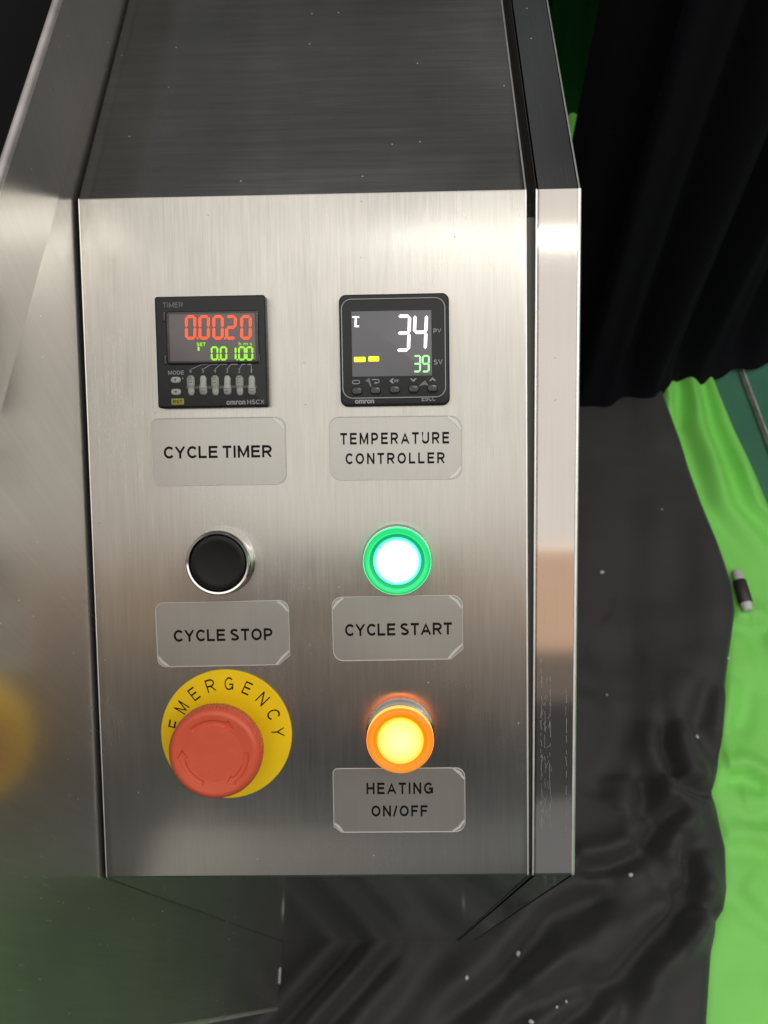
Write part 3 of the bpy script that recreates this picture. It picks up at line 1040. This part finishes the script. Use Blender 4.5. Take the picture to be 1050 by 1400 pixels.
def lit_button(u, v, label, ring, deep, lens, hgt):
    t = on_panel('push_button', u, v)
    tag(t, label, 'push button')
    lathe('base_ring', [(.0154, 0), (.0154, .0012), (.0149, .0020), (.0146, .0030), (.0142, hgt - .0052)], M['satin'], t, cap=False)
    lathe('collar', [(.0142, hgt - .0054), (.0146, hgt - .0048), (.0146, hgt - .0014), (.0142, hgt - .0004), (.0136, hgt), (.0127, hgt - .0001), (.0121, hgt - .0008), (.0119, hgt - .0014)], M[ring], t, cap=False)
    lathe('skirt', [(.01475, hgt - .0050), (.01480, hgt - .0046), (.01480, hgt - .0020), (.01465, hgt - .0016)], M[ring + '_skirt'], t, cap=False)
    lathe('inner_ring', [(.0119, hgt - .0015), (.0112, hgt - .0019), (.0104, hgt - .0018)], M[deep], t, cap=False)
    lathe('lens', [(.0104, hgt - .0026), (.0103, hgt - .0012), (.0098, hgt - .0007), (.0080, hgt - .0003), (.0040, hgt + .0001), (.0001, hgt + .0002)], M[lens], t)
    return t


lit_button(.0394, .1470, 'lit green push button with a white glowing centre above the CYCLE START label', 'green_ring', 'green_dark', 'green_lens', .0122)
lit_button(.0396, .0676, 'lit amber push button glowing yellow above the HEATING ON/OFF label', 'orange_ring', 'orange_dark', 'amber_lens', .0132)

# ---- emergency stop
M['yellow'] = pm('yellow_plate', (.92, .63, .004), .5, spec=.3, noise=.05, nscale=60)
M['red'] = pm('red_mushroom', (.70, .105, .048), .40, noise=.04, nscale=150, bump=.05, bscale=3000)
M['olive'] = pm('olive_collar_shade', (.42, .33, .05), .4)  # olive tone carries the shadow around the neck on the yellow disc
dsc = on_panel('warning_disc', -.0394, .0676)
tag(dsc, 'round yellow disc printed EMERGENCY behind the red mushroom button', 'warning disc')
lathe('plate', [(.0298, 0), (.0298, .0008), (.0295, .0011), (.0001, .0011)], M['yellow'], dsc, 128)
for k, ch in enumerate('EMERGENCY'):
    a = math.radians(168 - 20.7 * k)
    R_ = .0236
    wl = {'M': .0043, 'N': .0040, 'G': .0040, 'E': .0034}.get(ch, .0040)
    sign('letter', ch, M['ink'], dsc, R_ * math.cos(a), R_ * math.sin(a), wl, .0060, .00118, t=.125, rot=a - math.pi / 2)

es = on_panel('emergency_stop', -.0394, .0676)
tag(es, 'red mushroom emergency stop button with turn arrows on a yellow disc', 'emergency stop')
lathe('collar', [(.0128, .0012), (.0128, .0030), (.0122, .0036), (.0112, .0037), (.0112, .008)], M['olive'], es, cap=False)
lathe('stem', [(.0108, .0037), (.0106, .0100), (.0120, .0140), (.0150, .0165), (.0185, .0175)], M['red'], es, cap=False)
RB, ZB = .0200, .0268
NA = 720
rads = np.concatenate([np.linspace(.0002, .0062, 6), np.linspace(.0070, .0168, 50), [.0174, .0180, .0186, .0191, .0195, .0198, .0200, .0200, .0199, .0195, .0185]])
zs = np.interp(rads, [0, .012, .0155, .0168, .0174, .0180, .0186, .0191, .0195, .0198, .0200], [ZB - .0010, ZB - .0007, ZB - .0002, ZB, ZB, ZB - .0002, ZB - .0006, ZB - .0011, ZB - .0018, ZB - .0027, ZB - .0040])
zs[-4:] = [ZB - .0045, ZB - .0080, ZB - .0092, ZB - .0096]
th = np.linspace(0, 2*math.pi, NA, endpoint=False)
RG, TH = np.meshgrid(rads, th, indexing='ij')
ZG = np.repeat(zs[:, None], NA, 1).copy()
dep = np.zeros_like(ZG)


def smooth01(x): return np.clip(x, 0, 1) ** 2 * (3 - 2 * np.clip(x, 0, 1))


def inside(d, soft): return smooth01(d / soft + .5)


for a_tail, a_head in ((132, 52), (248, 172), (2, -70)):      # clockwise turn arrows
    adeg = (np.degrees(TH) - a_head + 180) % 360 - 180        # degrees counter-clockwise from the head tip
    ln_ = (a_tail - a_head) % 360
    rm, hw = .0137, .0010
    shaft = inside(hw - np.abs(RG - rm), .0004) * inside((adeg - 14) / 57.3 * rm, .0004) * inside((ln_ - adeg) / 57.3 * rm, .0004)
    hwid = .0021 * np.clip(adeg / 15, 0, 1)
    head = inside(hwid - np.abs(RG - rm), .0004) * inside(adeg / 57.3 * rm, .0003) * inside((15 - adeg) / 57.3 * rm, .0004)
    dep = np.maximum(dep, np.maximum(shaft, head))
ZG -= dep * .0009
kn = (rads >= .0190)
RG2 = RG.copy()
RG2[kn] += .00013 * np.sign(np.sin(TH[kn] * 90)) * (rads[kn] > .0194)[:, None]
V = np.stack([RG2 * np.cos(TH), RG2 * np.sin(TH), ZG], -1).reshape(-1, 3)
F = []
nr = len(rads)
for i in range(nr - 1):
    for k in range(NA):
        k2 = (k + 1) % NA
        F.append((i*NA+k, (i+1)*NA+k, (i+1)*NA+k2, i*NA+k2))
F.append(tuple(range(NA)))
mobj('mushroom_head', V, F, M['red'], es, True)

# ------------------------------------------------------------------ cloths and curtains
def vnoise(X, Y, s, seed):
    r = np.random.default_rng(seed)
    g = r.random((64, 64))
    x, y = X * s, Y * s
    xi, yi = np.floor(x).astype(int), np.floor(y).astype(int)
    fx, fy = x - xi, y - yi
    fx, fy = fx*fx*(3-2*fx), fy*fy*(3-2*fy)
    g_ = lambda a, c: g[a % 64, c % 64]
    return (g_(xi, yi)*(1-fx) + g_(xi+1, yi)*fx)*(1-fy) + (g_(xi, yi+1)*(1-fx) + g_(xi+1, yi+1)*fx)*fy - .5


def dist_poly(X, Y, pts):
    """signed distance to a polyline, and the fraction along it"""
    best = np.full(X.shape, 9.0)
    sg = np.ones(X.shape)
    tt = np.zeros(X.shape)
    P = np.array(pts)
    n = len(P) - 1
    for i in range(n):
        a, b = P[i], P[i+1]
        d = b - a
        l2 = d @ d
        t = np.clip(((X - a[0])*d[0] + (Y - a[1])*d[1]) / l2, 0, 1)
        ex, ey = X - a[0] - t*d[0], Y - a[1] - t*d[1]
        q = np.hypot(ex, ey)
        m = q < best
        best = np.where(m, q, best)
        sg = np.where(m, np.sign(d[0]*ey - d[1]*ex), sg)
        tt = np.where(m, (i + t) / n, tt)
    return best, sg, tt


M['black_cloth'] = pm('black_lining_cloth', (.041, .041, .0415), .68, noise=.10, nscale=9, bump=.10, bscale=900, sheen=.12, spec=.3)
M['velvet'] = pm('black_velvet', (.0092, .0080, .0118), .95, spec=.08, bump=.2, bscale=700)
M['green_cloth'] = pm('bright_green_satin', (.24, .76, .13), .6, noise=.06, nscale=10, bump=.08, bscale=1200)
M['green_shaded'] = pm('shaded_green_curtain', (.004, .058, .012), .9, spec=.1)  # shade over the green satin is put into a darker base colour

# floor edge of the black cloth (photograph pixels, top to bottom)
edge_px = [(838, 380), (868, 470), (905, 530), (940, 620), (962, 690), (985, 750), (1003, 800), (1008, 838), (1003, 880), (995, 930), (992, 985),
           (988, 1045), (978, 1082), (985, 1110), (997, 1160), (998, 1215), (994, 1245), (982, 1262), (977, 1300), (974, 1350), (971, 1400)]
E_ = np.array([flo(x, y, .02) for x, y in edge_px])
o_ = np.argsort(E_[:, 1])
ey, ex = E_[o_, 1], E_[o_, 0]
ys = np.concatenate([[-1.5, -.6], ey, [1.5]])
xs = np.concatenate([[ex[0] - .02, ex[0] - .01], ex, [ex[-1] - .1]])


def cloth_edge(y):
    return np.interp(y, ys, xs)


NY, NX = 420, 360
yv = np.linspace(-.75, 1.15, NY)
sv = np.concatenate([np.linspace(0, .18, 30)[:-1], np.linspace(.18, 1, NX - 29)])
S_, Y_ = np.meshgrid(sv, yv)
EX = cloth_edge(Y_)
k9 = np.ones(3) / 3
X_ = -1.3 + (EX + 1.3) * S_
folds = [  # valley lines in photograph pixels, depth (mm), width (mm)
    ([(497, 1284), (392, 1400), (330, 1470)], 17, 10), ([(545, 1296), (449, 1400), (400, 1460)], 14, 10),
    ([(830, 1218), (750, 1256), (690, 1338), (600, 1404)], 17, 13), ([(835, 1333), (760, 1362), (680, 1398)], 13, 11),
    ([(787, 1192), (830, 1186), (875, 1170)], 13, 9), ([(928, 1098), (900, 1130), (876, 1162)], 16, 10),
    ([(934, 1232), (895, 1282), (850, 1332), (800, 1380), (740, 1420)], 18, 11), ([(880, 1060), (884, 1095), (876, 1125)], 18, 14),
    ([(832, 1216), (790, 1262), (735, 1296), (690, 1326)], 9, 12), ([(800, 1090), (840, 1040), (858, 960)], 8, 26),
    ([(862, 640), (858, 760), (848, 880), (852, 980)], 8, 34), ([(925, 600), (930, 720), (915, 860)], 7, 34),
    ([(905, 985), (906, 1025), (922, 1076), (950, 1085), (970, 1086)], 15, 9), ([(872, 1330), (838, 1400), (820, 1440)], 13, 12),
    ([(934, 1160), (938, 1200), (930, 1240), (905, 1290)], 14, 9), ([(620, 1290), (560, 1350), (500, 1420)], 7, 22),
    ([(800, 880), (830, 900), (880, 890)], 5, 25), ([(965, 930), (950, 1000), (985, 1050)], 10, 14),
    ([(985, 1250), (940, 1236), (905, 1215)], 10, 10), ([(790, 1320), (740, 1345), (700, 1372)], 7, 10)]
Z_ = .020 + .012 * vnoise(X_, Y_, 5, 1) + .005 * vnoise(X_ + Y_, Y_ - X_, 11, 2) + .0006 * vnoise(X_ - Y_, X_ * .6 + Y_, 34, 3)
for px, dep_, wid in folds:
    P = [flo(x, y, .02) for x, y in px]
    d, s, t = dist_poly(X_, Y_, P)
    w = wid / 1000
    amp = 1.5 * dep_ / 1000 * np.clip(np.minimum(t, 1 - t) * 6 + .25, 0, 1)
    Z_ -= amp * np.exp(-(d / w) ** 2)
    Z_ += .75 * amp * np.exp(-((d * s - 2.1 * w) / (1.5 * w)) ** 2) + .45 * amp * np.exp(-((d * s + 2.1 * w) / (1.6 * w)) ** 2)
dE = EX - X_
Z_ = .006 + np.logaddexp(0, (Z_ - .006) / .004) * .004
hem = np.clip(dE / .016, 0, 1)
Z_ = .0035 + (Z_ + .010 * np.exp(-((dE - .03) / .03) ** 2)) * np.sqrt(1 - (1 - hem) ** 2) + 0
# keep it flat against the machine foot
infoot = (Y_ > -.0) & (X_ < .125)
cl = mobj('black_floor_cloth', np.stack([X_, Y_, Z_], -1).reshape(-1, 3), strip_grid(len(sv), NY), M['black_cloth'])
tag(cl, 'creased black lining cloth spread on the floor under the machine', 'cloth')

# green satin on the floor
GY = np.linspace(-.8, 1.62, 360)
GS = np.linspace(0, 1, 220)
gs, gy = np.meshgrid(GS, GY)
lx = cloth_edge(gy) - .10 + np.clip((gy - .70) / .12, 0, 1) * .07
rpx = [flo(968, 505), flo(985, 548), flo(1003, 590), flo(1030, 648), flo(1052, 700)]
ry = np.array([p[1] for p in rpx][::-1])
rx = np.array([p[0] for p in rpx][::-1])
rxx = np.interp(gy, np.concatenate([[-.8, .0, .40], ry, [1.0, 1.62]]), np.concatenate([[1.1, 1.0, .72], rx, [.46, .42]]))
lx = np.where(gy > .86, np.interp(gy, [.86, 1.0, 1.62], [.44, .36, .33]), lx)
gx = lx + (rxx - lx) * gs
gz = .010 + .010 * vnoise(gx, gy, 6, 11) + .003 * vnoise(gx, gy, 14, 12)
ph = (gs * 5.2 + .25 * np.sin(gy * 5))
wt = np.clip((gy - .42) / .2, 0, 1)
gz += wt * np.clip(1.25 - np.clip((gy - .70) / .14, 0, 1), .25, 1) * .022 * (np.sin(ph * 2 * math.pi * .36) ** 2) * np.clip((1 - gs) * 8, 0, 1)
for px, dep_, wid in [([(1000, 1065), (1022, 1062), (1052, 1080)], 15, 9), ([(1012, 1000), (1022, 975), (1030, 930)], 10, 12), ([(1000, 1165), (1030, 1160), (1060, 1170)], 8, 10),
                      ([(1000, 1215), (1030, 1250), (1070, 1280)], 9, 12), ([(1035, 860), (1052, 900), (1060, 960)], 10, 14), ([(1000, 850), (1030, 860), (1060, 856)], 8, 10),
                      ([(985, 1330), (1020, 1310), (1070, 1330)], 5, 16), ([(1015, 1115), (1040, 1120), (1070, 1100)], 6, 10)]:
    P = [flo(x, y, .02) for x, y in px]
    d, s, t = dist_poly(gx, gy, P)
    w = wid / 1000
    amp = dep_ / 1000 * np.clip(np.minimum(t, 1 - t) * 6 + .3, 0, 1)
    gz += -amp * np.exp(-(d / w) ** 2) + .7 * amp * np.exp(-((d * s - 2 * w) / (1.5 * w)) ** 2)
gz = .005 + np.logaddexp(0, (gz - .005) / .003) * .003
under = np.clip((cloth_edge(gy) + .004 - gx) / .03, 0, 1) * (gy < .95)
gz = gz * (1 - under) + .003 * under
gz *= np.sqrt(np.clip(1 - (1 - np.clip((rxx - gx) / .012, 0, 1)) ** 2, 0, 1)) * .94 + .06
g = mobj('green_floor_cloth', np.stack([gx, gy, gz], -1).reshape(-1, 3), strip_grid(220, 360), M['green_cloth'])
tag(g, 'bright green satin cloth lying in folds along the black cloth edge', 'cloth')


def curtain(name, path, z0, z1, amp, wl, mat, label, cat='curtain', seed=0, hem=None, n=500, nz=60):
    P = np.array(path, float)
    seglen = np.concatenate([[0], np.cumsum(np.linalg.norm(np.diff(P, axis=0), axis=1))])
    # smooth the path
    t = np.linspace(0, seglen[-1], n)
    x, y = np.interp(t, seglen, P[:, 0]), np.interp(t, seglen, P[:, 1])
    k = np.hanning(41)
    k /= k.sum()
    pad = lambda a: np.convolve(np.concatenate([a[0] + (a[0] - a[20:0:-1]) , a, a[-1] + (a[-1] - a[-2:-22:-1])]), k, 'valid')
    x, y = pad(x), pad(y)
    tx, ty = np.gradient(x), np.gradient(y)
    l = np.hypot(tx, ty)
    nx, ny = ty / l, -tx / l
    r = np.random.default_rng(seed)
    wob = np.interp(t, np.linspace(0, t[-1], 14), np.cumsum(r.normal(0, .9, 14)))
    am = np.interp(t, np.linspace(0, t[-1], 16), r.uniform(.55, 1.25, 16))
    zz = np.linspace(0, 1, nz) ** 1.5 * (z1 - z0) + z0
    vs = []
    for z in zz:
        f = (z - z0) / (z1 - z0)
        phs = 2*math.pi*t/wl + wob + .35*math.sin(f*2.0)
        off = amp * am * (np.sin(phs) + .45*np.sin(2*phs + .7)) * (.5 + .9 * (1 - math.exp(-(z - z0) / .10)))
        flare = .02 * math.exp(-(z - z0) / .05)
        zb = z + (hem(t) * math.exp(-(z - z0) / .08) if hem else 0)
        vs.append(np.stack([x + nx*(off + flare), y + ny*(off + flare), np.full(n, 1.0) * zb], 1))
    o = mobj(name, np.concatenate(vs), strip_grid(n, nz), mat)
    tag(o, label, cat)
    return o


curtain('black_curtain', [(.262, .84), (.31, .765), (.36, .745), (.41, .752), (.455, .785), (.50, .806), (.56, .820), (.62, .842), (.68, .876), (.80, .95), (1.2, 1.10)], .012, 1.5,
        .016, .095, M['velvet'], 'black velvet curtain hanging down to the floor beside the side rail', seed=3)
curtain('green_curtain', [(.20, 1.47), (.36, 1.47), (.47, 1.49), (.62, 1.50)], .004, 1.35, .010, .10, M['green_shaded'], 'green curtain with shade in its colour, hanging far behind the black velvet one', seed=5, n=200)
curtain('backdrop_curtain', [(-1.6, 1.42), (-.4, 1.43), (.10, 1.42), (.285, 1.41)], .004, 1.35, .02, .12, M['velvet'], 'black backdrop curtain behind the console next to the shaded green one', seed=9, n=400)

# ------------------------------------------------------------------ small things lying about
M['pen'] = pm('dark_barrel', (.035, .028, .030), .4)
M['white_pl'] = pm('white_plastic', (.62, .62, .60), .45)
a, b_ = flo(1006, 781, .022), flo(1022, 836, .022)
c = (a + b_) / 2
d = (b_ - a)
Lp = np.linalg.norm(d)
pen = empty('marker_pen', Matrix.Translation((c[0], c[1], .024)) @ Matrix.Rotation(math.atan2(d[1], d[0]), 4, 'Z') @ Matrix.Rotation(math.pi/2, 4, 'Y'))
tag(pen, 'short dark tube with white ends lying where black cloth meets green', 'marker pen')
lathe('barrel', [(.0085, -Lp*.24), (.0090, -Lp*.22), (.0092, Lp*.30), (.0086, Lp*.32)], M['pen'], pen, 32, cap=True)
lathe('end_cap', [(.0001, -Lp*.5), (.0055, -Lp*.5), (.0065, -Lp*.48), (.0070, -Lp*.26), (.0080, -Lp*.235)], M['white_pl'], pen, 32, cap=False)
lathe('end_cap', [(.0080, Lp*.318), (.0074, Lp*.34), (.0070, Lp*.46), (.0060, Lp*.49), (.0001, Lp*.5)], M['white_pl'], pen, 32, cap=False)

M['crumb'] = pm('white_foam', (.55, .56, .55), .7)


def cloth_z(x, y):
    j = int(np.argmin(abs(yv - y)))
    i = int(np.argmin(abs(X_[j] - x)))
    return Z_[j, i]


def crumb_mesh(seed):
    r = np.random.default_rng(seed)
    v, f = [], []
    NL, NSg = 5, 8
    for i in range(NL + 1):
        for k in range(NSg):
            a, q = math.pi * i / NL, 2*math.pi*k/NSg
            s = 1 + r.uniform(-.25, .25)
            v.append((s*math.sin(a)*math.cos(q), s*.8*math.sin(a)*math.sin(q), .6*math.cos(a)))
    for i in range(NL):
        for k in range(NSg): f.append((i*NSg+k, (i+1)*NSg+k, (i+1)*NSg+(k+1) % NSg, i*NSg+(k+1) % NSg))
    me = bpy.data.meshes.new('foam_crumb')
    me.from_pydata(v, [], f)
    me.materials.append(M['crumb'])
    return me


CRUMB = ['white foam crumb on smooth black cloth beside the middle of the side rail', 'white foam crumb on a black fold in front of the side rail foot',
         'small foam crumb on black cloth right under the side rail corner', 'white foam crumb on black cloth near the dark tube',
         'grey foam crumb near the notch in the black cloth edge', 'white foam crumb on the black crease beside the side rail foot',
         'dim foam crumb on black cloth between the side rail and the console apron', 'white foam crumb farthest in front of the side rail on black cloth',
         'tiny foam crumb, farther from the rail of a close pair on the black cloth', 'tiny foam crumb, nearer the rail of a close pair on the black cloth',
         'faint foam speck on black cloth beside the scratched end of the side rail', 'faint foam speck on black cloth close to the black curtain hem']
cms = [crumb_mesh(s) for s in range(3)]
for k, (x, y, s) in enumerate([(823, 782, 3.0), (710, 1303, 3.0), (720, 1216, 2.2), (995, 899, 3.2), (953, 1007, 2.6), (858, 1198, 2.6), (637, 1337, 2.2), (723, 1396, 2.6),
                               (758, 1376, 1.6), (771, 1369, 1.5), (831, 948, 1.6), (904, 698, 1.4)]):
    p = flo(x, y, .025)
    o = bpy.data.objects.new('foam_crumb', cms[k % 3])
    COL.objects.link(o)
    o.location = (p[0], p[1], cloth_z(*p) + s * .0004)
    o.scale = [s * .001] * 3
    o.rotation_euler = (0, 0, k * 1.3)
    tag(o, CRUMB[k], 'crumb', 'foam crumbs scattered on the black cloth')
